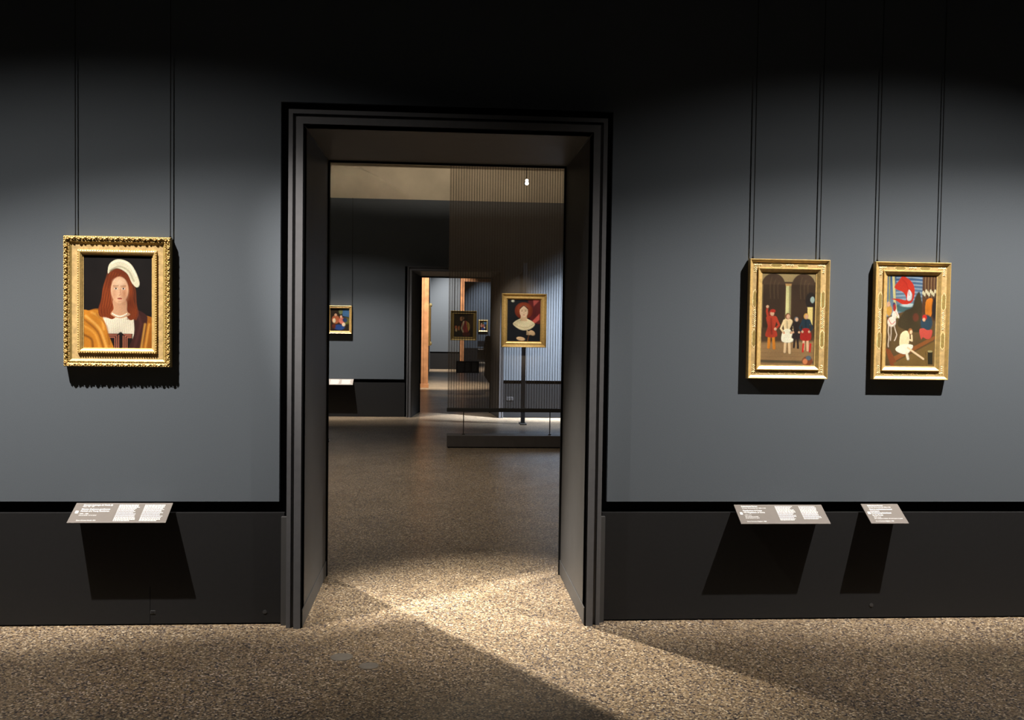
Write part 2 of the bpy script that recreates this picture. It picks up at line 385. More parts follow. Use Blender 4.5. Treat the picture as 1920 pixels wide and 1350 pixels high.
def panel(name, cv, w, h, thick, parent, y):
    """painted board: front face grid facing -y at depth y, with a real thickness behind"""
    W, H = cv.w, cv.h
    bm = bmesh.new(); lay = bm.verts.layers.float_color.new('paint')
    g = [[None] * (W + 1) for _ in range(H + 1)]
    g0 = np.random.RandomState(W * 7 + H); A = cv.a * .78 * (1 + .05 * g0.randn(H, W, 1) + .04 * g0.randn(H, W, 3))
    lo_ = g0.randn(9, 7); yi = np.linspace(0, 7.999, H)[:, None]; xi = np.linspace(0, 5.999, W)[None]
    y_, x_ = yi.astype(int), xi.astype(int); fy, fx = yi - y_, xi - x_
    lf = (lo_[y_, x_] * (1 - fx) + lo_[y_, x_ + 1] * fx) * (1 - fy) + (lo_[y_ + 1, x_] * (1 - fx) + lo_[y_ + 1, x_ + 1] * fx) * fy
    gy, gx = np.gradient(A.mean(2)); edge = np.clip((gy + gx) * 2.2, -.35, .35)      # brushed relief along the contours
    A = np.clip(A * (1 + .13 * lf[..., None] + edge[..., None]), 0, 1); A = np.pad(A, ((0, 1), (0, 1), (0, 0)), mode='edge')
    for j in range(H + 1):
        for i in range(W + 1):
            v = bm.verts.new((-w / 2 + w * i / W, y, h / 2 - h * j / H)); c = A[j, i]
            v[lay] = (float(c[0]), float(c[1]), float(c[2]), 1); g[j][i] = v
    for j in range(H):
        for i in range(W):
            bm.faces.new((g[j][i], g[j + 1][i], g[j + 1][i + 1], g[j][i + 1]))
    vs = [bm.verts.new((sx * w / 2, y + thick, sz * h / 2)) for sx, sz in ((-1, 1), (-1, -1), (1, -1), (1, 1))]
    for v in vs: v[lay] = (.05, .03, .02, 1)
    bm.faces.new(vs[::-1])
    for e in ([g[0][i] for i in range(W + 1)], 0, 3), ([g[H][i] for i in range(W + 1)], 1, 2), ([g[j][0] for j in range(H + 1)], 0, 1), ([g[j][W] for j in range(H + 1)], 3, 2):
        bm.faces.new(e[0] + [vs[e[2]], vs[e[1]]])
    me = bpy.data.meshes.new(name); bm.to_mesh(me); bm.free(); me.materials.append(M['paint'])
    o = bpy.data.objects.new(name, me); C.objects.link(o); o.parent = parent
    return o
def lin(r, g, b):
    f = lambda c: (c / 255 / 12.92) if c / 255 <= .04045 else ((c / 255 + .055) / 1.055) ** 2.4
    return (f(r), f(g), f(b))

def figure(c, x, top, h, tunic, legs, hair, skin=(205, 160, 125), arm=None, skirt=None, wid=1.0):
    """a small generic standing figure, h = height as share of the panel"""
    a = c.asp; u = h; hw = .13 * u * wid * a
    c.line([(x - hw * .35, top + .55 * u), (x - hw * .5, top + .93 * u)], hw * .55, lin(*legs), .01)
    c.line([(x + hw * .35, top + .55 * u), (x + hw * .6, top + .95 * u)], hw * .55, lin(*legs), .01)
    c.poly(smooth([(x - hw, top + .18 * u), (x + hw, top + .18 * u), (x + hw * .75, top + .42 * u), (x + hw * 1.1, top + .66 * u), (x - hw * 1.1, top + .66 * u), (x - hw * .75, top + .42 * u)]), lin(*tunic), .012)
    c.line([(x - hw * .1, top + .22 * u), (x + hw * .1, top + .6 * u)], hw * .3, lin(*[int(q * .6) for q in tunic]), .02, .6)
    if skirt: c.poly(smooth([(x - hw * .9, top + .42 * u), (x + hw * .9, top + .42 * u), (x + hw * 1.2, top + .68 * u), (x - hw * 1.2, top + .68 * u)]), lin(*skirt), .012)
    for s_ in (-1, 1):
        q = arm if (arm and s_ < 0) else [(x + s_ * hw * .9, top + .22 * u), (x + s_ * hw * 1.5, top + .38 * u), (x + s_ * hw * .8, top + .48 * u)]
        c.line(q, hw * .42, lin(*tunic), .01); c.ell(q[-1][0], q[-1][1], hw * .28, hw * .28 / a, lin(*skin), .3)
    c.ell(x, top + .09 * u, hw * .58, .075 * u, lin(*hair), .2)
    c.ell(x + hw * .1, top + .10 * u, hw * .40, .058 * u, lin(*skin), .25)

def art_portrait():
    c = Canvas(150, 206, lin(14, 10, 9)); L = lin
    c.ell(.5, .45, .6, .6, L(22, 16, 14), 1.2)
    # cloak and shirt
    c.poly(smooth([(-.05, 1.1), (-.05, .66), (.08, .60), (.24, .58), (.42, .66), (.55, .66), (.74, .585), (.90, .64), (1.05, .72), (1.05, 1.1)]), L(150, 88, 22))
    c.poly(smooth([(.26, .62), (.72, .62), (.76, .72), (.70, 1.05), (.38, 1.05), (.28, .80)]), L(226, 216, 190))
    for i in range(15):
        x = .33 + i * .027; c.line([(x + .02, .66), (x, .84)], .006, L(178, 165, 138), .01, .6)
    c.poly([(.34, .845), (.72, .845), (.70, 1.05), (.38, 1.05)], L(30, 16, 12))
    for dx in (0, .028, .056):
        c.line([(.36, .852 + dx * .6), (.515 - dx, .852 + dx * .6), (.515 - dx, 1.0)], .010, L(205, 120, 92), .006)
        c.line([(.70, .852 + dx * .6), (.58 + dx, .852 + dx * .6), (.58 + dx, 1.0)], .010, L(205, 120, 92), .006)
    c.poly(smooth([(.74, .60), (.90, .63), (.93, .72), (.83, 1.05), (.64, 1.05), (.74, .84)]), L(58, 28, 24))
    c.line([(.80, .64), (.84, .74), (.74, 1.0)], .03, L(84, 44, 38), .04, .6)
    c.poly(smooth([(-.05, .64), (.10, .60), (.22, .60), (.30, .70), (.36, .84), (.44, 1.1), (-.05, 1.1)]), L(196, 124, 36))
    for a_, b_, q, wd in (((.04, .66), (.34, 1.0), (238, 176, 84), .03), ((.12, .62), (.30, .80), (232, 165, 72), .025), ((.0, .76), (.24, 1.0), (226, 156, 60), .03), ((.02, .70), (.30, 1.02), (120, 66, 18), .02), ((.0, .86), (.14, 1.02), (110, 60, 16), .03), ((.20, .64), (.38, .96), (140, 78, 22), .018)):
        c.line(smooth([a_, ((a_[0] + b_[0]) / 2 + .05, (a_[1] + b_[1]) / 2 - .03), b_], False), wd, L(*q), .03, .85)
    for x in (.90, .96): c.line([(x, .74), (x - .06, 1.02)], .022, L(224, 158, 66), .03, .8)
    # hair, neck, head (frontal)
    c.poly(smooth([(.36, .22), (.50, .10), (.66, .20), (.71, .36), (.73, .48), (.78, .58), (.77, .66), (.69, .70), (.62, .66), (.50, .66), (.42, .69), (.33, .67), (.24, .66), (.22, .58), (.26, .48), (.29, .34)]), L(112, 44, 14))
    for i in range(16):
        x = .27 + i * .012; w_ = .012 * math.sin(i * 2.3)
        c.line(smooth([(x + .10, .17 + i * .003), (x + .03 + w_, .34), (x + .0 - w_, .50), (x - .03 + w_, .60), (x + .0, .675)], False), .010, L(*((160, 76, 30), (78, 28, 8), (134, 56, 18))[i % 3]), .018, .6)
        x2 = .64 + i * .0085
        c.line(smooth([(x2 - .07, .22), (x2 - .01 - w_, .38), (x2 + w_, .52), (x2 + .03 - w_, .62), (x2 - .0, .69)], False), .009, L(*((150, 70, 28), (74, 26, 8), (126, 52, 18))[i % 3]), .018, .6)
    c.poly(smooth([(.44, .48), (.62, .48), (.64, .60), (.68, .64), (.54, .68), (.40, .64), (.44, .58)]), L(196, 148, 112))
    c.ell(.53, .375, .128, .142, L(222, 176, 138), .12)
    c.ell(.60, .41, .055, .10, L(176, 118, 82), .9, 0, .6); c.ell(.45, .42, .04, .09, L(196, 142, 104), .9, 0, .5)
    c.ell(.52, .29, .08, .04, L(236, 196, 160), .9, 0, .7)
    for ex in (.475, .585):
        c.line([(ex - .035, .335), (ex + .035, .333)], .010, L(112, 62, 36), .01, .8)
        c.ell(ex, .360, .026, .011, L(232, 212, 190), .3); c.ell(ex, .360, .011, .010, L(50, 26, 16), .3)
        c.line([(ex - .026, .353), (ex + .026, .353)], .006, L(90, 48, 28), .008, .8)
    c.line([(.540, .37), (.548, .425), (.525, .435)], .010, L(178, 120, 86), .012, .8)
    c.ell(.532, .468, .034, .009, L(172, 78, 62), .4); c.line([(.50, .468), (.565, .468)], .004, L(110, 46, 36), .006)
    c.ell(.532, .500, .04, .012, L(200, 148, 112), .8, 0, .6)
    for i in range(10):
        t = i / 9; c.ell(.43 + .20 * t, .632 + .028 * math.sin(math.pi * t), .011, .009, L(238, 228, 205), .3)
    # cap
    c.poly(smooth([(.36, .20), (.38, .10), (.50, .045), (.66, .075), (.76, .17), (.82, .30), (.78, .345), (.71, .30), (.64, .20), (.52, .145), (.42, .155)]), L(224, 216, 184))
    c.line(smooth([(.39, .17), (.52, .125), (.66, .17), (.74, .28)], False), .02, L(160, 150, 118), .02, .7)
    c.line(smooth([(.42, .09), (.54, .065), (.68, .11), (.77, .22)], False), .02, L(244, 238, 214), .02, .8)
    c.line(smooth([(.50, .86), (.545, .835), (.58, .86)], False), .018, L(14, 10, 10)); c.line([(.545, .845), (.55, .90)], .014, L(14, 10, 10))
    return c

def art_arcade():
    c = Canvas(110, 180, lin(64, 48, 32)); L = lin
    c.ell(.5, .3, .7, .5, L(78, 58, 38), 1.2, 0, .8)
    c.poly([(0, 0), (1, 0), (1, .10), (0, .10)], L(150, 130, 88))
    for cx in (.22, .78):
        c.ell(cx, .135, .215, .125, L(70, 52, 36), .04); c.poly([(cx - .215, .13), (cx + .215, .13), (cx + .215, .60), (cx - .215, .60)], L(58, 42, 28), .01)
        for k in range(3): c.line(smooth([(cx - .03 + k * .07, .05 + .03 * k), (cx - .06 + k * .07, .14), (cx - .05 + k * .07, .28)], False), .008, L(104, 84, 56), .02, .6)
    c.poly([(-.01, .13), (.03, .13), (.03, .7), (-.01, .7)], L(128, 108, 70))
    c.poly([(.44, .12), (.56, .12), (.55, .145), (.45, .145)], L(178, 138, 84)); c.poly([(.455, .145), (.545, .145), (.55, .72), (.45, .72)], L(196, 190, 132))
    c.poly([(.515, .145), (.545, .145), (.55, .72), (.52, .72)], L(126, 116, 78), .02)
    c.ell(.92, .30, .10, .09, L(38, 30, 24), .1); c.ell(.95, .29, .04, .035, L(150, 170, 160), .2)
    c.poly([(.86, .37), (.96, .37), (.96, .56), (.88, .56)], L(218, 196, 120))
    c.poly([(0, .72), (1, .70), (1, 1), (0, 1)], L(148, 116, 76), .03); c.poly([(0, .60), (1, .62), (1, .74), (0, .76)], L(74, 56, 38), .06)
    for k in range(4): c.line([(0, .78 + k * .045), (1, .77 + k * .045)], .004, L(110, 84, 54), .008, .6)
    c.poly([(0, .945), (1, .955), (1, .985), (0, .975)], L(92, 78, 54))
    figure(c, .20, .40, .44, (172, 58, 36), (204, 124, 36), (150, 40, 30), arm=[(.14, .50), (.11, .42), (.12, .37)])
    c.ell(.22, .415, .05, .018, L(172, 44, 28), .3)
    figure(c, .50, .43, .46, (226, 200, 150), (222, 190, 142), (110, 62, 32), skirt=(232, 226, 196), wid=.85)
    figure(c, .66, .47, .36, (40, 30, 28), (40, 30, 26), (88, 96, 100), wid=.9)
    figure(c, .84, .43, .43, (34, 52, 62), (226, 178, 140), (196, 150, 70), skirt=(160, 36, 28), wid=.85)
    for x in (.80, .93): c.line([(x, .77), (x - .01, .85)], .035, L(196, 40, 34), .01)
    c.ell(.88, .955, .10, .05, L(120, 66, 38), .2); c.ell(.90, .92, .05, .025, L(86, 100, 108), .3); c.ell(.84, .96, .045, .03, L(196, 120, 76), .3)
    return c

def art_banner():
    c = Canvas(110, 182, lin(96, 78, 46)); L = lin
    c.grad(L(44, 76, 112), L(170, 190, 190)); 
    for k in range(7):
        y = .03 + k * .04; c.line(smooth([(.2, y), (.5, y - .006), (.9, y + .01)], False), .010, L(190, 205, 206), .03, .7)
    c.ell(.40, .36, .25, .05, L(66, 96, 96), .3); c.ell(.45, .33, .15, .02, L(180, 200, 196), .6)
    c.poly([(0, .46), (.35, .40), (1, .38), (1, 1), (0, 1)], L(92, 72, 42), .02)
    c.poly(smooth([(.25, .56), (.36, .40), (.52, .35), (.58, .24), (.66, .18), (.72, .30), (.78, .42), (.70, .62)]), L(62, 52, 32), .02)
    c.poly([(.72, 0), (1, 0), (1, .50), (.72, .46)], L(86, 58, 36), .02)
    for k in range(9): c.line(smooth([(.75 + k * .03, 0), (.745 + k * .03, .10), (.76 + k * .03, .24)], False), .010, L(150, 122, 82) if k % 2 else L(56, 36, 24), .01, .8)
    for k in range(9):
        c.ell(.74 + .03 * k, .19 + .02 * math.sin(k * 2.1), .02, .022, L(196, 186, 150), .4)
    c.poly(smooth([(.80, .28), (.92, .25), (.95, .34), (.90, .45), (.80, .44)]), L(214, 124, 34)); c.ell(.97, .36, .05, .12, L(40, 34, 34), .4)
    # poles and banner
    c.line([(.13, 0), (.17, .30), (.22, .46)], .05, L(196, 186, 128), .01); c.line([(.05, 0), (.06, .34)], .03, L(156, 150, 96), .02)
    c.poly(smooth([(.32, .01), (.46, .05), (.55, .12), (.56, .22), (.50, .30), (.34, .32), (.20, .28), (.10, .26), (.26, .26), (.40, .27), (.34, .19), (.16, .14), (.24, .06)]), L(186, 48, 30))
    c.poly(smooth([(.44, .16), (.51, .20), (.50, .27), (.42, .27)]), L(206, 206, 204), .01)
    c.line(smooth([(.30, .04), (.40, .10), (.46, .22)], False), .015, L(160, 30, 22), .02, .7)
    # pale pony and rider at the left
    c.ell(.12, .515, .085, .055, L(224, 206, 186), .2)
    c.poly(smooth([(.12, .50), (.13, .42), (.18, .375), (.21, .38), (.235, .41), (.27, .455), (.255, .475), (.215, .45), (.20, .50), (.19, .55), (.12, .56)]), L(230, 214, 194))
    for P_, wd in (([(.06, .54), (.055, .62), (.075, .68), (.06, .76), (.065, .79)], .020), ([(.17, .55), (.20, .61), (.23, .655), (.205, .70), (.185, .72)], .018), ([(.11, .55), (.115, .64), (.105, .72)], .016)):
        c.line(P_, wd, L(214, 194, 170), .01)
    c.line(smooth([(.05, .48), (.12, .54), (.19, .51)], False), .010, L(190, 44, 40)); c.line([(.19, .40), (.24, .45)], .006, L(190, 44, 40)); c.ell(.06, .39, .06, .06, L(186, 140, 62), .3)
    c.ell(.05, .32, .035, .028, L(206, 160, 124), .3); c.ell(.16, .33, .03, .03, L(70, 60, 90), .3); c.ell(.17, .36, .03, .04, L(160, 50, 44), .3)
    # beams, seated and kneeling generic figures
    c.poly([(.10, .92), (1, .66), (1, .70), (.16, .96)], L(140, 84, 42), .01); c.poly([(0, .80), (.10, .82), (.28, 1), (.12, 1)], L(128, 70, 36), .01)
    c.poly([(.18, .97), (1, .72), (1, 1), (.2, 1)], L(118, 92, 48), .02)
    c.poly(smooth([(.30, .66), (.40, .61), (.48, .64), (.48, .74), (.42, .80), (.30, .80)]), L(230, 208, 162)); c.ell(.50, .615, .045, .032, L(150, 96, 54), .3); c.ell(.515, .625, .026, .022, L(222, 188, 146), .3)
    c.line([(.44, .70), (.54, .72), (.53, .66)], .032, L(228, 200, 154), .01)
    c.poly(smooth([(.22, .80), (.36, .76), (.56, .77), (.50, .84), (.40, .87), (.24, .84)]), L(232, 226, 200)); c.line([(.46, .80), (.62, .86), (.78, .92)], .035, L(226, 198, 154), .01)
    c.line([(.44, .86), (.47, .92)], .05, L(224, 214, 186), .02)
    c.ell(.82, .52, .12, .09, L(44, 64, 76), .2); c.ell(.78, .46, .045, .03, L(196, 46, 36), .3); c.ell(.77, .485, .03, .02, L(210, 160, 122), .3)
    c.poly(smooth([(.68, .60), (.76, .58), (.84, .60), (.94, .60), (.92, .68), (.84, .70), (.76, .68), (.72, .70)]), L(190, 76, 62))
    c.ell(.60, .46, .06, .045, L(96, 52, 34), .4)
    c.poly([(.86, .83), (.96, .83), (.97, .98), (.87, .98)], L(44, 40, 26)); c.ell(.91, .835, .05, .012, L(160, 148, 98), .3)
    c.line([(.82, .84), (.84, .99)], .006, L(60, 44, 26))
    return c

def art_lady():
    c = Canvas(84, 108, lin(16, 20, 26)); L = lin
    c.poly([(.62, 0), (1, 0), (1, .58), (.70, .58)], L(96, 28, 30), .03); c.poly([(.78, 0), (1, 0), (.80, .16)], L(186, 84, 78), .03); c.poly([(.98, .34), (.98, .48), (.80, .60), (.76, .52)], L(206, 92, 82), .03)
    c.ell(.17, .04, .045, .03, L(220, 222, 200), .8)
    c.poly(smooth([(.0, .62), (.2, .56), (.5, .60), (.8, .56), (1, .66), (1, 1.05), (0, 1.05)]), L(20, 24, 32))
    c.ell(.50, .27, .27, .20, L(122, 46, 22), .1); c.ell(.50, .25, .20, .15, L(150, 66, 34), .4, 0, .7)
    c.poly(smooth([(.18, .58), (.40, .46), (.60, .46), (.84, .58), (.72, .70), (.52, .74), (.34, .70)]), L(240, 226, 184)); c.line(smooth([(.22, .59), (.40, .66), (.60, .68), (.80, .60)], False), .012, L(190, 160, 100), .02, .7)
    c.poly([(.42, .36), (.59, .36), (.61, .52), (.40, .52)], L(226, 192, 152), .02)
    c.ell(.505, .29, .125, .145, L(240, 208, 172), .12); c.line(smooth([(.39, .22), (.50, .15), (.62, .22)], False), .035, L(88, 34, 18), .02)
    for ex in (.45, .56): c.ell(ex, .28, .02, .008, L(96, 60, 44), .5); c.line([(ex - .03, .255), (ex + .03, .255)], .006, L(170, 120, 88), .01, .7)
    c.ell(.51, .375, .03, .009, L(196, 96, 80), .5); c.line([(.512, .29), (.52, .335)], .008, L(214, 168, 130), .01, .7)
    c.ell(.76, .80, .10, .055, L(232, 196, 152), .2, .6)
    for k in range(4): c.line([(.70, .79 + k * .018), (.60, .745 + k * .03)], .022, L(232, 196, 152), .01)
    c.ell(.42, .94, .13, .045, L(232, 196, 152), .2, .15); c.line([(.66, .86), (.62, .99)], .03, L(110, 70, 40))
    return c
def art_group(w, h, seed):
    c = Canvas(w, h, lin(44, 34, 22)); L = lin
    c.poly([(.62, 0), (1, 0), (1, .40), (.66, .34)], L(70, 110, 150), .04); c.ell(.56, .15, .1, .12, L(120, 128, 80), .4); c.ell(.85, .55, .2, .15, L(96, 96, 44), .5)
    c.ell(.30, .50, .20, .18, L(176, 96, 60), .3); c.ell(.30, .30, .07, .06, L(224, 170, 130), .3); c.ell(.22, .55, .08, .10, L(230, 208, 170), .4)
    c.ell(.62, .55, .15, .14, L(216, 120, 100), .3); c.ell(.58, .38, .06, .06, L(226, 176, 138), .3); c.ell(.78, .52, .12, .10, L(40, 60, 96), .4)
    c.ell(.48, .84, .28, .12, L(40, 70, 130), .3); c.ell(.72, .72, .09, .08, L(232, 206, 170), .4); c.ell(.20, .80, .10, .10, L(96, 40, 24), .4)
    return c
def art_sitter():
    c = Canvas(60, 78, lin(24, 26, 20)); L = lin
    c.poly([(.72, 0), (1, 0), (1, .6), (.74, .6)], L(60, 46, 32), .05)
    c.poly(smooth([(.40, .45), (.55, .30), (.72, .36), (.80, .60), (.74, .80), (.46, .80)]), L(166, 60, 60)); c.poly(smooth([(.66, .34), (.80, .42), (.84, .62), (.74, .72)]), L(206, 164, 84))
    c.line([(.52, .34), (.42, .62), (.48, .78)], .07, L(230, 216, 176), .03); c.ell(.40, .22, .09, .09, L(206, 150, 108), .25); c.ell(.46, .19, .09, .07, L(150, 110, 80), .4, 0, .6)
    c.ell(.12, .58, .07, .07, L(196, 110, 76), .3); c.ell(.28, .62, .07, .10, L(190, 120, 76), .3); c.ell(.14, .70, .06, .07, L(216, 186, 140), .4); c.ell(.66, .88, .2, .09, L(96, 30, 28), .4)
    return c

# ------------------------------------------------------------------ frames
def sweep_frame(bm, w, h, prof):
    """prof: list of (d inward from the outer edge, height in front of the wall); mitred rectangle sweep"""
    rings = []
    for d, hh in prof:
        x, z = w / 2 - d, h / 2 - d
        rings.append([bm.verts.new(p) for p in ((-x, -hh, -z), (x, -hh, -z), (x, -hh, z), (-x, -hh, z))])
    for a, b in zip(rings, rings[1:]):
        for i in range(4):
            bm.faces.new((a[i], a[(i + 1) % 4], b[(i + 1) % 4], b[i]))
    a, b = rings[-1], rings[0]
    for i in range(4): bm.faces.new((a[i], a[(i + 1) % 4], b[(i + 1) % 4], b[i]))
def walk(w, h, d, step):
    """points every ~step along the rectangle inset by d: (x, z, along-axis, t)"""
    out = []; X, Z = w / 2 - d, h / 2 - d
    nx = max(1, round(2 * X / step)); nz = max(1, round(2 * Z / step))
    for i in range(nx):
        x = -X + (i + .5) * 2 * X / nx; out += [(x, Z, 'x', i), (x, -Z, 'x', i)]
    for i in range(nz):
        z = -Z + (i + .5) * 2 * Z / nz; out += [(X, z, 'z', i), (-X, z, 'z', i)]
    return out
def blob(bm, c, rx, ry, rz, seg=8, rings=5):
    bmesh.ops.create_uvsphere(bm, u_segments=seg, v_segments=rings, radius=1, matrix=Matrix.Translation(c) @ Matrix.Diagonal((rx, ry, rz, 1)))
def torus(bm, c, R, r, sx=1, sz=1, n=10, k=5):
    vs = []
    for i in range(n):
        a = 2 * math.pi * i / n; row = []
        for j in range(k):
            b = 2 * math.pi * j / k
            row.append(bm.verts.new((c[0] + (R + r * math.cos(b)) * math.cos(a) * sx, c[1] + r * math.sin(b), c[2] + (R + r * math.cos(b)) * math.sin(a) * sz)))
        vs.append(row)
    for i in range(n):
        for j in range(k):
            bm.faces.new((vs[i][j], vs[(i + 1) % n][j], vs[(i + 1) % n][(j + 1) % k], vs[i][(j + 1) % k]))

# left: carved frame
P1 = thing('framed_painting', 'carved gilt frame around a portrait of a person in a cream cap, left wall', 'painting', (-1.612, 0, 1.646), 'framed paintings on the near wall')
w1, h1 = .520, .650
bm = bmesh.new()
sweep_frame(bm, w1, h1, [(0, .003), (-.001, .034), (.003, .041), (.010, .044), (.017, .040), (.020, .033), (.0215, .034), (.0235, .0375), (.0275, .0375), (.030, .036), (.036, .032), (.0375, .031), (.0385, .014), (0.030, .003)])
link('outer_moulding', bm, M['gold_dark'], P1)  # darker gold under the carving makes its crevices dark by colour
box('back_edge', (-w1 / 2 + .001, w1 / 2 + .0005, -.033, -.002, -h1 / 2 + .001, -h1 / 2 + .01), M['gold_red'], P1)
bm = bmesh.new()
for x, z, ax, i in walk(w1, h1, .0100, .0265):
    if i % 2 == 0:
        torus(bm, (x, -.0455, z), .0062, .0024, 1.0, 1.0, 12, 5); blob(bm, (x, -.0455, z), .0030, .0036, .0030, 8, 5)
    else:
        for s_ in (-1, 1):
            cx, cz = (x + s_ * .0055, z + .0032 * s_) if ax == 'x' else (x + .0032 * s_, z + s_ * .0055)
            blob(bm, (cx, -.0440, cz), .0060 if ax == 'x' else .0040, .0042, .0040 if ax == 'x' else .0060, 8, 5)
for x, z, ax, i in walk(w1, h1, .0035, .0088): blob(bm, (x, -.0425, z), .0030, .0030, .0030, 6, 4)
for x, z, ax, i in walk(w1, h1, .0180, .0132): blob(bm, (x, -.0395, z), .0040 if ax == 'x' else .0020, .0022, .0020 if ax == 'x' else .0040, 6, 4)
link('carved_border', bm, M['gold'], P1, smooth=True)
bm = bmesh.new()
for x, z, ax, i in walk(w1, h1, .0255, .0060):
    if i % 8 < 4:
        blob(bm, (x, -.0378, z), .0019 if ax == 'x' else .0040, .0024, .0040 if ax == 'x' else .0019, 6, 4)
    elif i % 8 in (5, 6):
        blob(bm, (x, -.0372, z), .0062 if ax == 'x' else .0026, .0018, .0026 if ax == 'x' else .0062, 6, 4)
link('bead_string', bm, M['gold'], P1, smooth=True)
bm = bmesh.new()
sweep_frame(bm, w1, h1, [(.0375, .010), (.0375, .0305), (.067, .0305), (.067, .010)])
link('flat_frieze', bm, M['gold_old'], P1)
bm = bmesh.new()
sweep_frame(bm, w1, h1, [(.066, .010), (.0665, .032), (.069, .038), (.074, .041), (.080, .040), (.084, .036), (.088, .033), (.0885, .030), (.094, .0285), (.095, .010)])
link('inner_moulding', bm, M['gold'], P1)
bm = bmesh.new()
for x, z, ax, i in walk(w1, h1, .0700, .0120):
    blob(bm, (x, -.0395, z), .0044 if ax == 'x' else .0030, .0030, .0030 if ax == 'x' else .0044, 6, 4)
link('leaf_border', bm, M['gold'], P1, smooth=True)
panel('painted_panel', art_portrait(), w1 - 2 * .0925, h1 - 2 * .0925, .006, P1, -.0270)

def flat_frame(loc, w, h, art, label, sh, gap=.012):
    P = thing('framed_painting', label, 'painting', loc, 'framed paintings on the near wall')
    bm = bmesh.new()
    sweep_frame(bm, w, h, [(0, .004), (0, .034), (.0025, .0375), (.005, .037), (.0065, .0355), (.008, .0350), (.018, .0275), (.019, .0255), (.019, .004)])
    link('outer_moulding', bm, M['gold'], P)
    bm = bmesh.new(); sweep_frame(bm, w, h, [(.0465, .006), (.0465, .0315), (.0485, .0345), (.0515, .0340), (.058, .0295), (.0665, .0235), (.0725, .0225), (.0725, .006)])
    link('inner_moulding', bm, M['gold'], P)
    # incised cartouches on the frieze
    bf = bmesh.new(); bl = bmesh.new(); bo = bmesh.new()
    def cartouche(cx, cz, L_, vert):
        a, b = L_ / 2, .0105
        pts = [(-a, 0), (-a + .010, b * .55), (-a + .014, b), (a - .014, b), (a - .010, b * .55), (a, 0), (a - .010, -b * .55), (a - .014, -b), (-a + .014, -b), (-a + .010, -b * .55)]
        if vert: pts = [(q, p) for p, q in pts]
        f = [bo.verts.new((cx + p * .86, -.02705, cz + q * .86)) for p, q in pts]; f2 = [bo.verts.new((cx + p * .86, -.0262, cz + q * .86)) for p, q in pts]
        bo.faces.new(f)
        for i in range(len(f)): bo.faces.new((f[i], f[(i + 1) % len(f)], f2[(i + 1) % len(f)], f2[i]))
        for i in range(len(pts)):
            p, q = pts[i], pts[(i + 1) % len(pts)]
            n = max(1, int(math.dist(p, q) / .004))
            for k in range(n):
                t = (k + .5) / n; blob(bl, (cx + p[0] + (q[0] - p[0]) * t, -.0268, cz + p[1] + (q[1] - p[1]) * t), .0022, .0011, .0022, 5, 3)
    def roundels(cx, cz, n, vert):
        for i in range(n):
            o_ = (i - (n - 1) / 2) * .0105
            x, z = (cx, cz + o_) if vert else (cx + o_, cz)
            torus(bl, (x, -.0268, z), .0046, .0015, 1, 1, 8, 3)
            s_ = .0075 * (1 if i % 2 else -1)
            blob(bl, (x + (s_ if vert else 0), -.0268, z + (0 if vert else s_)), .0022, .0010, .0022, 5, 3)
    X, Z = w / 2 - .0328, h / 2 - .0328
    for s_ in (-1, 1):
        cartouche(-w * .165, s_ * Z, .072, False); cartouche(w * .165, s_ * Z, .072, False); roundels(0, s_ * Z, 4, False)
        cartouche(s_ * X, h * .165, .100, True); cartouche(s_ * X, -h * .165, .100, True); roundels(s_ * X, 0, 9, True)
        for q in (-1, 1):
            roundels(s_ * X * .93, q * Z, 4, False); roundels(s_ * X, q * Z * .93, 4, True)
    for f in bl.faces: f.material_index = 1
    for f in bo.faces: f.material_index = 2
    tmp = bpy.data.meshes.new('t'); sweep_frame(bf, w, h, [(.0185, .006), (.0185, .0265), (.048, .0265), (.048, .006)])
    for q in (bl, bo): q.to_mesh(tmp); bf.from_mesh(tmp); q.free()
    bpy.data.meshes.remove(tmp)
    link('ornamented_frieze', bf, [M['gold_old'], M['gold_pale'], M['gold_dark']], P)
    panel('painted_panel', art, w - 2 * .071, h - 2 * .071, .005, P, -.0212)
    return P
flat_frame((1.833, 0, 1.6085), .434, .630, art_arcade(), 'gilt framed panel painting of figures under a brown arcade, right of the doorway', 1)
flat_frame((2.505, 0, 1.608), .416, .626, art_banner(), 'gilt framed panel painting with a red banner over a landscape, far right of the wall', 1)

def rod(x, y, z0, z1, label, r=.0026, xt=None):
    bm = bmesh.new(); add_cyl(bm, (0, 0, (z1 - z0) / 2), r, z1 - z0, seg=10)
    add_cyl(bm, (0, 0, .004), r * 1.9, .012, seg=10)
    o = link('hanging_rod', bm, M['rod'], smooth=False); o.location = (x, y, z0)
    tag(o, label, 'rod', 'thin black rods holding the paintings')
for x, z, t in ((-1.8215, 1.969, 'thin black rod above the left corner of the portrait in the cream cap'),
                (-1.3585, 1.969, 'thin black rod above the right corner of the portrait in the cream cap'),
                (1.6375, 1.925, 'thin black rod above the left corner of the brown arcade painting'),
                (1.9975, 1.925, 'thin black rod above the right corner of the brown arcade painting'),
                (2.3135, 1.922, 'thin black rod above the left corner of the red banner painting'),
                (2.6555, 1.922, 'thin black rod above the right corner of the red banner painting')):
    rod(x, -.016, z, 3.655, t)
for x, z, t in ((-1.84, 1.857, 'faint thin rod above the left side of the small painting on the far wall'), (-1.475, 1.857, 'faint thin rod above the right side of the small painting on the far wall')):
    rod(x, Y2 - .02, z, 3.655, t, .003)

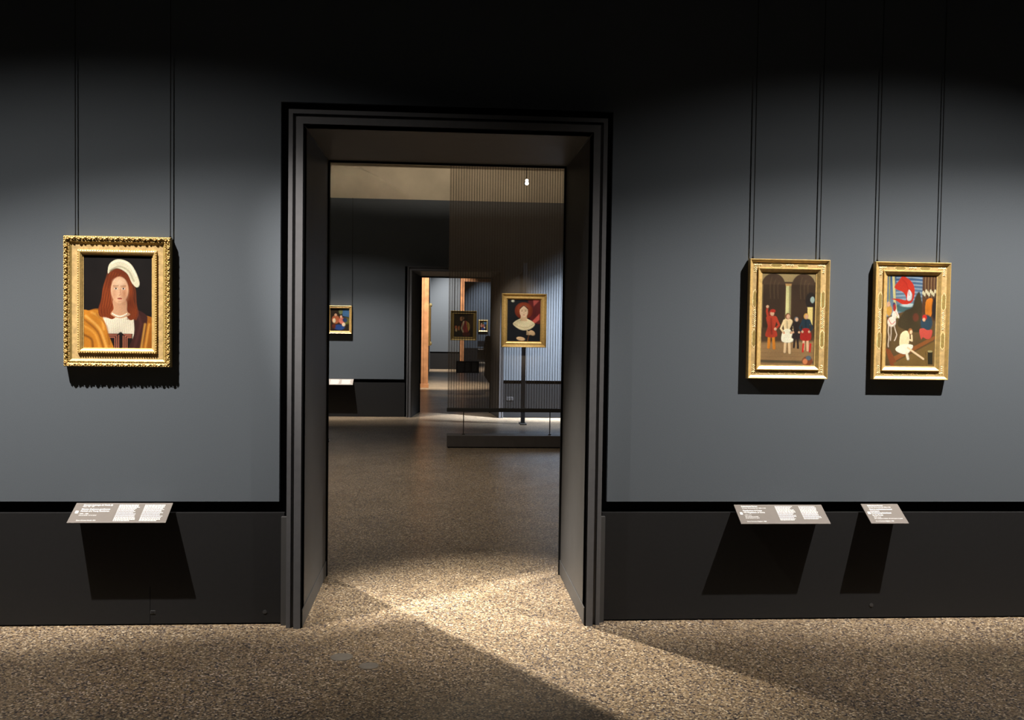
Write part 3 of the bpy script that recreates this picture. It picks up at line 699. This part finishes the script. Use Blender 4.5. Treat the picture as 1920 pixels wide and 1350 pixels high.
# ------------------------------------------------------------------ label shelves
def text_mesh(lines, parent, name, w, L_, u0=.07, y=.0016):
    """lines: (string, u, v, height as share of L_, bold). plate coords: x across, y down the slope"""
    bm = bmesh.new()
    for s_, u, v, hh, um in lines:
        cu = bpy.data.curves.new('t', 'FONT'); cu.body = s_; cu.size = hh * L_ * 1.35; cu.offset = .0002 if um else 0
        o = bpy.data.objects.new('t', cu); C.objects.link(o)
        dg = bpy.context.evaluated_depsgraph_get(); me = bpy.data.meshes.new_from_object(o.evaluated_get(dg))
        xs = [q.co.x for q in me.vertices]; wd = max(xs) - min(xs)
        sc = (u[1] - u[0]) * w / wd
        me.transform(Matrix.Translation((-w / 2 + u[0] * w, -v * L_, y)) @ Matrix.Diagonal((sc, 1, 1, 1)))
        bm.from_mesh(me); bpy.data.objects.remove(o); bpy.data.curves.remove(cu); bpy.data.meshes.remove(me)
    o = link(name, bm, M['ink'], parent); return o
def print_rows(bm, w, L_, u0, u1, v0, v1, n, y=.0016, ragged=True):
    """illegibly small print: rows of word-long marks"""
    for i in range(n):
        v = v0 + (v1 - v0) * (i + .5) / n; hh = (v1 - v0) / n * .46 * L_
        end = u1 - (random.random() * .05 if ragged else 0); u = u0
        if i == n - 1: end = u0 + (u1 - u0) * .75
        while u < end:
            wl = random.uniform(.010, .032); e = min(end, u + wl)
            q = [(-w / 2 + a * w, -v * L_ + b, y) for a, b in ((u, -hh / 2), (e, -hh / 2), (e, hh / 2), (u, hh / 2))]
            bm.faces.new([bm.verts.new(p) for p in q]); u = e + .004
def label_shelf(cx, w, zb, zf, yf, label, lines, cols, wall_y=0, plate=None, group='label shelves on the wainscot'):
    """sloping label shelf: back edge at the wall (z=zb), front edge at y=wall_y-yf (z=zf)"""
    T = thing('label_shelf', label, 'label shelf', (cx, wall_y, zb), group)
    y0 = -.006; dy = yf + y0; L_ = math.hypot(dy, zb - zf); a = math.atan2(zb - zf, dy)
    # plate frame: origin at back edge, local y+ = up the slope
    R = Matrix.Rotation(a, 4, 'X')
    P = plate or M['plate']
    bm = bmesh.new(); add_box(bm, -w / 2, w / 2, -L_, 0, -.004, 0)
    pl_ = link('plate', bm, P, T, bevel=.0008); pl_.location = (0, y0, 0); pl_.rotation_euler = (a, 0, 0)
    bm = bmesh.new(); add_box(bm, -w / 2 + .02, w / 2 - .02, -.007, .0, -.05, -.008)
    link('bracket', bm, M['bar'], T).location = (0, y0 + .006, 0)
    if lines: text_mesh(lines, pl_, 'lettering', w, L_, y=.0006)
    if cols:
        for c_ in cols:
            bm = bmesh.new(); print_rows(bm, w, L_, *c_, y=.0006); link('small_print', bm, M['print'], pl_)
    return T
B = 1
label_shelf(-1.584, .476, .629, .5555, .14, 'wide taupe label shelf below the portrait in the cream cap',
    [("Giovanni Ambrogio de' Predis (?)", (.085, .385), .145, .062, 1), ("Milano, 1455 - 1509", (.085, .20), .215, .045, 0),
     ("Ritratto di giovane gentiluomo", (.085, .375), .350, .062, 1), ("Portrait of a Young Gentleman", (.085, .375), .450, .062, 1),
     ("1500 - 1505", (.085, .172), .575, .045, 0), ("olio su tavola / oil on panel", (.085, .262), .650, .045, 0),
     ("Dono Giovanni Morelli, 1891", (.085, .278), .905, .045, 0), ("\u25a0", (.030, .060), .530, .12, 0)],
    [(.455, .675, .09, .93, 15), (.72, .955, .09, .93, 15)])
label_shelf(1.805, .478, .620, .545, .14, 'wide taupe label shelf below the brown arcade painting',
    [("Defendente Ferrari", (.075, .255), .135, .062, 1), ("Chivasso, documentato dal 1500 al 1535", (.075, .345), .215, .045, 0),
     ("Flagellazione di Cristo", (.075, .290), .350, .062, 1), ("The Flagellation of Christ", (.075, .315), .450, .062, 1),
     ("1520 circa", (.075, .150), .575, .045, 0), ("olio e tempera su tavola", (.075, .222), .655, .045, 0), ("oil and tempera on panel", (.075, .228), .725, .045, 0),
     ("Dono Francesco Baglioni, 1900", (.075, .290), .905, .045, 0), ("\u25a0", (.030, .058), .530, .12, 0)],
    [(.455, .665, .08, .84, 13), (.725, .945, .08, .78, 12)])
label_shelf(2.364, .204, .624, .546, .14, 'small narrow taupe label shelf below the red banner painting',
    [("Defendente Ferrari", (.15, .56), .125, .058, 1), ("Chivasso, documentato dal 1500 al 1535", (.15, .75), .205, .045, 0),
     ("Ges\u00f9 in meditazione mentre", (.15, .76), .310, .060, 1), ("si prepara", (.15, .39), .405, .060, 1),
     ("The Meditating Christ Seated", (.15, .68), .505, .060, 1), ("by the Cross", (.15, .43), .605, .060, 1),
     ("1520 circa", (.15, .34), .700, .045, 0), ("olio e tempera su tavola / oil and tempera on panel", (.15, .90), .775, .045, 0),
     ("Dono Francesco Baglioni, 1900", (.15, .63), .905, .045, 0), ("\u25a0", (.050, .120), .530, .12, 0)], None)
label_shelf(-1.72, .56, .632, .545, .16, 'pale label shelf below the small painting on the far wall', None,
    [(.02, .25, .15, .85, 6), (.33, .62, .12, .88, 14), (.66, .95, .12, .88, 14)], wall_y=Y2, plate=M['plate_pale'])  # same shelf as the near ones, its lit whitish look put into the plate colour

# ------------------------------------------------------------------ small fittings near
for x, y, r, t in ((-.441, -.512, .052, 'round grey cap set flush in the floor, nearer the doorway and larger'), (-.307, -.634, .044, 'round grey cap set flush in the floor, smaller and nearer the viewer')):
    bm = bmesh.new(); add_cyl(bm, (0, 0, .0008), r, .0016, seg=40)
    o = link('floor_cap', bm, M['disc']); o.location = (x, y, 0); tag(o, t, 'floor cap', 'round caps in the floor')
o = thing('wall_socket', 'small dark blank socket plate low on the left wainscot', 'socket', (-1.446, -.004, .068))
box('plate', (-.013, .013, -.0025, 0, -.009, .009), M['outlet'], o, bevel=.001); box('flap', (-.009, .009, -.0035, -.0025, -.006, .006), M['wains'], o, bevel=.0005)
for x, z, t in ((-.884, .064, 'small round dark cap low on the wainscot left of the doorway'), (2.337, .074, 'small round dark cap low on the right wainscot')):
    bm = bmesh.new(); add_cyl(bm, (0, -.001, 0), .011, .002, 'y', 24); add_cyl(bm, (0, -.0025, 0), .007, .002, 'y', 20)
    o = link('round_outlet_cover', bm, M['outlet']); o.location = (x, -.004, z); tag(o, t, 'outlet cover', 'round covers on the wainscot')

# ------------------------------------------------------------------ second room
FP = thing('framed_painting', 'small gilt framed painting of seated figures on the far wall, left', 'painting', (-1.676, Y2, 1.624), 'distant framed paintings')
bm = bmesh.new(); sweep_frame(bm, .40, .465, [(0, .004), (0, .05), (.006, .055), (.014, .05), (.022, .04), (.030, .045), (.042, .03), (.046, .02), (.046, .004)])
link('frame', bm, M['gold'], FP); panel('painted_panel', art_group(64, 76, 1), .316, .38, .006, FP, -.022)

PLT = thing('display_plinth', 'long low dark brown plinth on the floor of the second room', 'plinth', (1.25, 7.3, 0))
box('body', (-1.15, 1.15, -.12, .14, .012, .158), M['plinth'], PLT, bevel=.004)
box('toe_recess', (-1.14, 1.14, -.11, .13, 0, .012), M['black'], PLT)

SC = thing('cord_screen', 'tall sheer grey screen of vertical cords standing over the low plinth', 'screen', (1.25, 7.3, .158))
box('bottom_bar', (-1.155, 1.155, -.018, .018, .292, .342), M['bar'], SC, bevel=.004)
box('scrim', (-1.150, 1.15, -.0008, .0008, .342, 4.9), M['scrim'], SC)
bm = bmesh.new(); k = 0; x = -1.135
while x < 1.14:
    add_box(bm, x - .0028, x + .0028, .006, .0115, .342, 4.9); x += .0333
link('cords', bm, M['cord'], SC)
for x in (-.940, .173, 1.0):
    bm = bmesh.new(); add_cyl(bm, (0, 0, .146), .0065, .292, seg=12); add_cyl(bm, (0, 0, .006), .02, .012, seg=16)
    q = link('support_rod', bm, M['steel'], SC); q.location = (x, 0, 0)
box('top_bar', (-1.155, 1.155, -.018, .018, 4.9, 4.95), M['bar'], SC)

LP = thing('framed_painting', 'gilt framed portrait of a person in a dark dress hanging on the cord screen', 'painting', (1.0635, 7.262, 1.628), 'distant framed paintings')
bm = bmesh.new(); sweep_frame(bm, .575, .685, [(0, .0), (0, .045), (.006, .052), (.012, .050), (.020, .040), (.030, .030), (.050, .028), (.056, .034), (.064, .030), (.076, .016), (.078, 0)])
link('frame', bm, M['gold'], LP); panel('painted_panel', art_lady(), .425, .535, .006, LP, -.012)

IP = thing('info_panel', 'small black three column text panel fixed low on the cord screen', 'panel', (.3535, 7.27, 1.025))
boxes('board', [(-.147, .147, 0, .012, -.076, .076)], M['info'], IP, bevel=.002)
each('divider', [(.047, .050, -.001, 0, -.070, .070), (-.035, -.033, -.001, 0, -.070, .070)], M['black'], IP)
for c_ in ((.03, .35, .05, .95, 9), (.40, .62, .1, .9, 14), (.70, .93, .1, .9, 14)):
    bm = bmesh.new(); print_rows(bm, .28, .14, *c_)
    bmesh.ops.transform(bm, matrix=Matrix.Translation((0, 0, .07)) @ Matrix.Rotation(math.pi / 2, 4, 'X'), verts=bm.verts)
    link('small_print', bm, M['dimink'], IP)

PT = thing('display_post', 'slim dark post with an added slanted dark wedge standing behind the cord screen', 'post', (1.325, 10.2, 0))
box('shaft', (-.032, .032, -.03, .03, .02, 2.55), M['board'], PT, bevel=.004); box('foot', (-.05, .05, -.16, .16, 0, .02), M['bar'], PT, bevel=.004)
bm = bmesh.new()
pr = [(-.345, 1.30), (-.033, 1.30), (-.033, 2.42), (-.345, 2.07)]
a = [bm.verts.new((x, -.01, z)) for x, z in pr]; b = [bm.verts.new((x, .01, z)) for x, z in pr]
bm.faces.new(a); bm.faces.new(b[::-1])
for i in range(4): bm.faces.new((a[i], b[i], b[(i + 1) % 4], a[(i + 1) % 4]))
link('dark_wedge', bm, M['board'], PT)  # flat slab added in place of an unidentified dark wedge shape

LM = thing('spotlight', 'small lit ceiling spotlight glowing against the cream wall band', 'lamp', (1.2757, 9.5, 3.728))
bm = bmesh.new(); add_cyl(bm, (0, .09, 0), .034, .14, 'y', 20, .028); add_cyl(bm, (0, .10, .05), .010, .06, 'z', 10); link('housing', bm, M['lamp'], LM)
bm = bmesh.new(); add_cyl(bm, (0, .015, .022), .022, .012, 'y', 18); add_cyl(bm, (0, .015, -.020), .026, .012, 'y', 18); link('lens', bm, M['bulb'], LM)
bm = bmesh.new(); add_cyl(bm, (0, .10, .975), .006, 1.80, 'z', 10); link('drop_rod', bm, M['lamp'], LM)

o = thing('wall_socket', 'tiny grey twin socket on the far wainscot behind the screen', 'socket', (1.192, Y2 - .004, .325))
box('plate', (-.055, .055, -.006, 0, -.03, .03), M['casing'], o, bevel=.001); each('insert', [(-.045, -.005, -.008, -.006, -.02, .02), (.005, .045, -.008, -.006, -.02, .02)], M['outlet'], o)

bm = bmesh.new(); add_cyl(bm, (0, 0, .02), .045, .04, seg=24); blob(bm, (0, 0, .04), .042, .042, .022, 16, 8)
o = link('rubber_stop', bm, M['rubber'], smooth=True); o.location = (-1.485, 7.75, 0); tag(o, 'small black rounded stop on the floor at the left edge of the doorway view', 'floor stop')

# ------------------------------------------------------------------ third room
SP = thing('framed_painting', 'tall gilt frame seen edge-on behind the wooden pilaster', 'painting', (-.36, 22.1, 1.55), 'distant framed paintings')
boxes('frame', [(0, .09, -.42, .42, -.565, .565)], M['gold'], SP, bevel=.012)
bm = bmesh.new()
bm.free()
for z in (-.50, .56):
    bm = bmesh.new(); blob(bm, (.08, -.35, z), .05, .06, .06, 12, 8); link('carved_corner', bm, M['gold_pale'], SP, smooth=True)
boxes('painted_panel', [(.086, .095, -.34, .34, -.48, .48)], M['gold_red'], SP)

ST = thing('framed_painting', 'dark framed painting of a sitter in red, seen through the cord screen', 'painting', (.505, 15.98, 1.555), 'distant framed paintings')
bm = bmesh.new(); sweep_frame(bm, .565, .645, [(0, .0), (0, .05), (.008, .055), (.02, .045), (.035, .03), (.062, .035), (.075, .02), (.075, 0)])
link('frame', bm, M['gold_dark'], ST); panel('painted_panel', art_sitter(), .42, .505, .006, ST, -.015)
for x, t in ((.30, 'thin support wire left, holding the sitter in red painting'), (.71, 'thin support wire right, holding the sitter in red painting')):
    bm = bmesh.new(); add_cyl(bm, (0, 0, 1.86), .004, 3.72, seg=8)
    q = link('hanging_wire', bm, M['rod']); q.location = (x, 15.99, 1.878); tag(q, t, 'wire', 'wires holding the sitter in red painting')

TP = thing('framed_painting', 'tiny framed picture far away inside the wooden door frame', 'painting', (1.845, 36.5, 1.56), 'distant framed paintings')
bm = bmesh.new(); sweep_frame(bm, .40, .50, [(0, .0), (0, .05), (.01, .055), (.05, .03), (.05, 0)])
link('frame', bm, M['gold'], TP); panel('painted_panel', art_group(24, 30, 2), .31, .41, .006, TP, -.018)
IP2 = thing('info_panel', 'tiny dark text panel below the farthest picture', 'panel', (1.80, 36.5, .82))
box('board', (-.18, .18, -.02, 0, -.09, .09), M['info'], IP2); box('edge', (-.18, .18, -.025, -.02, -.09, -.08), M['outlet'], IP2)
LS = thing('label_shelf', 'tiny pale label shelf far away below the dark text panel', 'label shelf', (1.80, 36.5, .56), 'distant label shelves')
box('plate', (-.17, .17, -.14, 0, -.02, .0), M['plate_pale'], LS); box('bracket', (-.1, .1, -.05, 0, -.06, -.02), M['bar'], LS)

# person mostly hidden behind the right jamb, seen from behind, standing
PX, PY = 1.14, 14.25
PE = thing('person', 'person in a long dark coat standing half hidden behind the distant door jamb', 'person', (PX, PY, 0))
def skin_body(name, pts, edges, radii, m, parent, sub=2):
    me = bpy.data.meshes.new(name); me.from_pydata(pts, edges, []); o = bpy.data.objects.new(name, me); C.objects.link(o); o.parent = parent
    me.skin_vertices or None
    md = o.modifiers.new('skin', 'SKIN'); md.use_smooth_shade = True
    if not me.skin_vertices: bpy.context.view_layer.objects.active = o
    sv = me.skin_vertices[0].data if me.skin_vertices else None
    for i, r in enumerate(radii): sv[i].radius = (r, r) if not isinstance(r, tuple) else r
    sv[0].use_root = True
    s2 = o.modifiers.new('sub', 'SUBSURF'); s2.levels = sub; s2.render_levels = sub
    me.materials.append(m); return o
pts = [(0, 0, .86), (0, 0, 1.05), (0, 0, 1.24), (0, 0, 1.34), (0, -.01, 1.42), (0, -.02, 1.52),
       (-.15, 0, 1.28), (-.19, -.02, 1.03), (-.20, -.10, .84), (.15, 0, 1.28), (.19, -.02, 1.03), (.18, -.10, .84),
       (-.09, 0, .80), (-.10, -.02, .46), (-.105, .02, .09), (.09, 0, .80), (.10, -.02, .46), (.105, .02, .09),
       (-.11, -.10, .045), (.11, -.10, .045)]
edges = [(0, 1), (1, 2), (2, 3), (3, 4), (4, 5), (2, 6), (6, 7), (7, 8), (2, 9), (9, 10), (10, 11), (0, 12), (12, 13), (13, 14), (0, 15), (15, 16), (16, 17), (14, 18), (17, 19)]
radii = [.13, .12, .12, .055, .05, .085, .055, .042, .032, .055, .042, .032, .085, .055, .04, .085, .055, .04, .035, .035]
skin_body('body', pts, edges, radii, M['skin'], PE)
def lathe(name, rings, m, parent, seg=24):
    bm = bmesh.new(); vs = []
    for (cx, cy, z, rx, ry) in rings:
        vs.append([bm.verts.new((cx + rx * math.cos(2 * math.pi * i / seg), cy + ry * math.sin(2 * math.pi * i / seg), z)) for i in range(seg)])
    for a, b in zip(vs, vs[1:]):
        for i in range(seg): bm.faces.new((a[i], a[(i + 1) % seg], b[(i + 1) % seg], b[i]))
    bm.faces.new(vs[0][::-1]); bm.faces.new(vs[-1])
    return link(name, bm, m, parent, smooth=True)
lathe('coat', [(.05, 0, .33, .14, .13), (.02, 0, .45, .20, .16), (-.03, 0, .56, .225, .18), (-.03, 0, .66, .222, .18), (-.01, 0, .90, .215, .165), (-.005, 0, 1.05, .20, .15), (0, 0, 1.22, .205, .145), (0, 0, 1.30, .18, .13), (0, 0, 1.36, .10, .09), (0, 0, 1.40, .07, .07)], M['coat'], PE)
for s_ in (-1, 1):
    bm = bmesh.new(); pa = [(s_ * .185, 0, 1.30, .062), (s_ * .215, -.01, 1.12, .058), (s_ * .225, -.05, .98, .052), (s_ * .21, -.11, .85, .045)]
    for (a, b) in zip(pa, pa[1:]):
        for q in range(5):
            t = q / 4; blob(bm, tuple(a[i] + (b[i] - a[i]) * t for i in range(3)), *(3 * [a[3] + (b[3] - a[3]) * t]), 12, 8)
    link('coat_sleeve', bm, M['coat'], PE, smooth=True)
bm = bmesh.new(); blob(bm, (0, .012, 1.515), .088, .10, .102, 20, 14); blob(bm, (0, .05, 1.43), .075, .06, .09, 16, 10); link('hair', bm, M['hair'], PE, smooth=True)
for s_ in (-1, 1):
    bm = bmesh.new(); blob(bm, (0, -.05, .045), .045, .13, .045, 14, 8); add_box(bm, -.04, .04, -.16, .07, 0, .02); blob(bm, (0, .03, .09), .045, .05, .06, 12, 8)
    q = link('shoe', bm, M['shoe'], PE, smooth=True); q.location = (s_ * .095, 0, 0)

# ------------------------------------------------------------------ lamps of the rooms beyond, and the dim general light
spot('track_or_fill_spot', (.6, 27.4, 5.1), (.2, 29.2, .5), 3000, 58, 1, NEUT)
spot('track_or_fill_spot', (.35, 14.0, 5.1), (.5, 16, 1.55), 380, 24, .7, WARM)
spot('track_or_fill_spot', (.3, 17.2, 5.1), (.1, 19.8, 0), 4200, 40, .9, WARM)
spot('track_or_fill_spot', (1.0, 20.0, 5.1), (-.36, 22.1, 1.5), 500, 30, .7, WARM)
spot('track_or_fill_spot', (1.9, 34.9, 5.1), (1.9, 36.5, .7), 1700, 52, 1, COOL)
def fill(name, loc, watt, rad, col):
    l = bpy.data.lights.new(name, 'POINT'); l.energy = watt; l.color = col; l.shadow_soft_size = rad
    o = bpy.data.objects.new(name, l); C.objects.link(o); o.location = loc
fill('fill_light', (0.5, -5.5, 5.2), 12, .3, WARM)  # unseen point fill, added to lift the near room's ambient level
fill('fill_light', (0.5, 6.0, 5.2), 70, .3, (1, .85, .65))  # unseen point fill, added for the second room and its upper wall
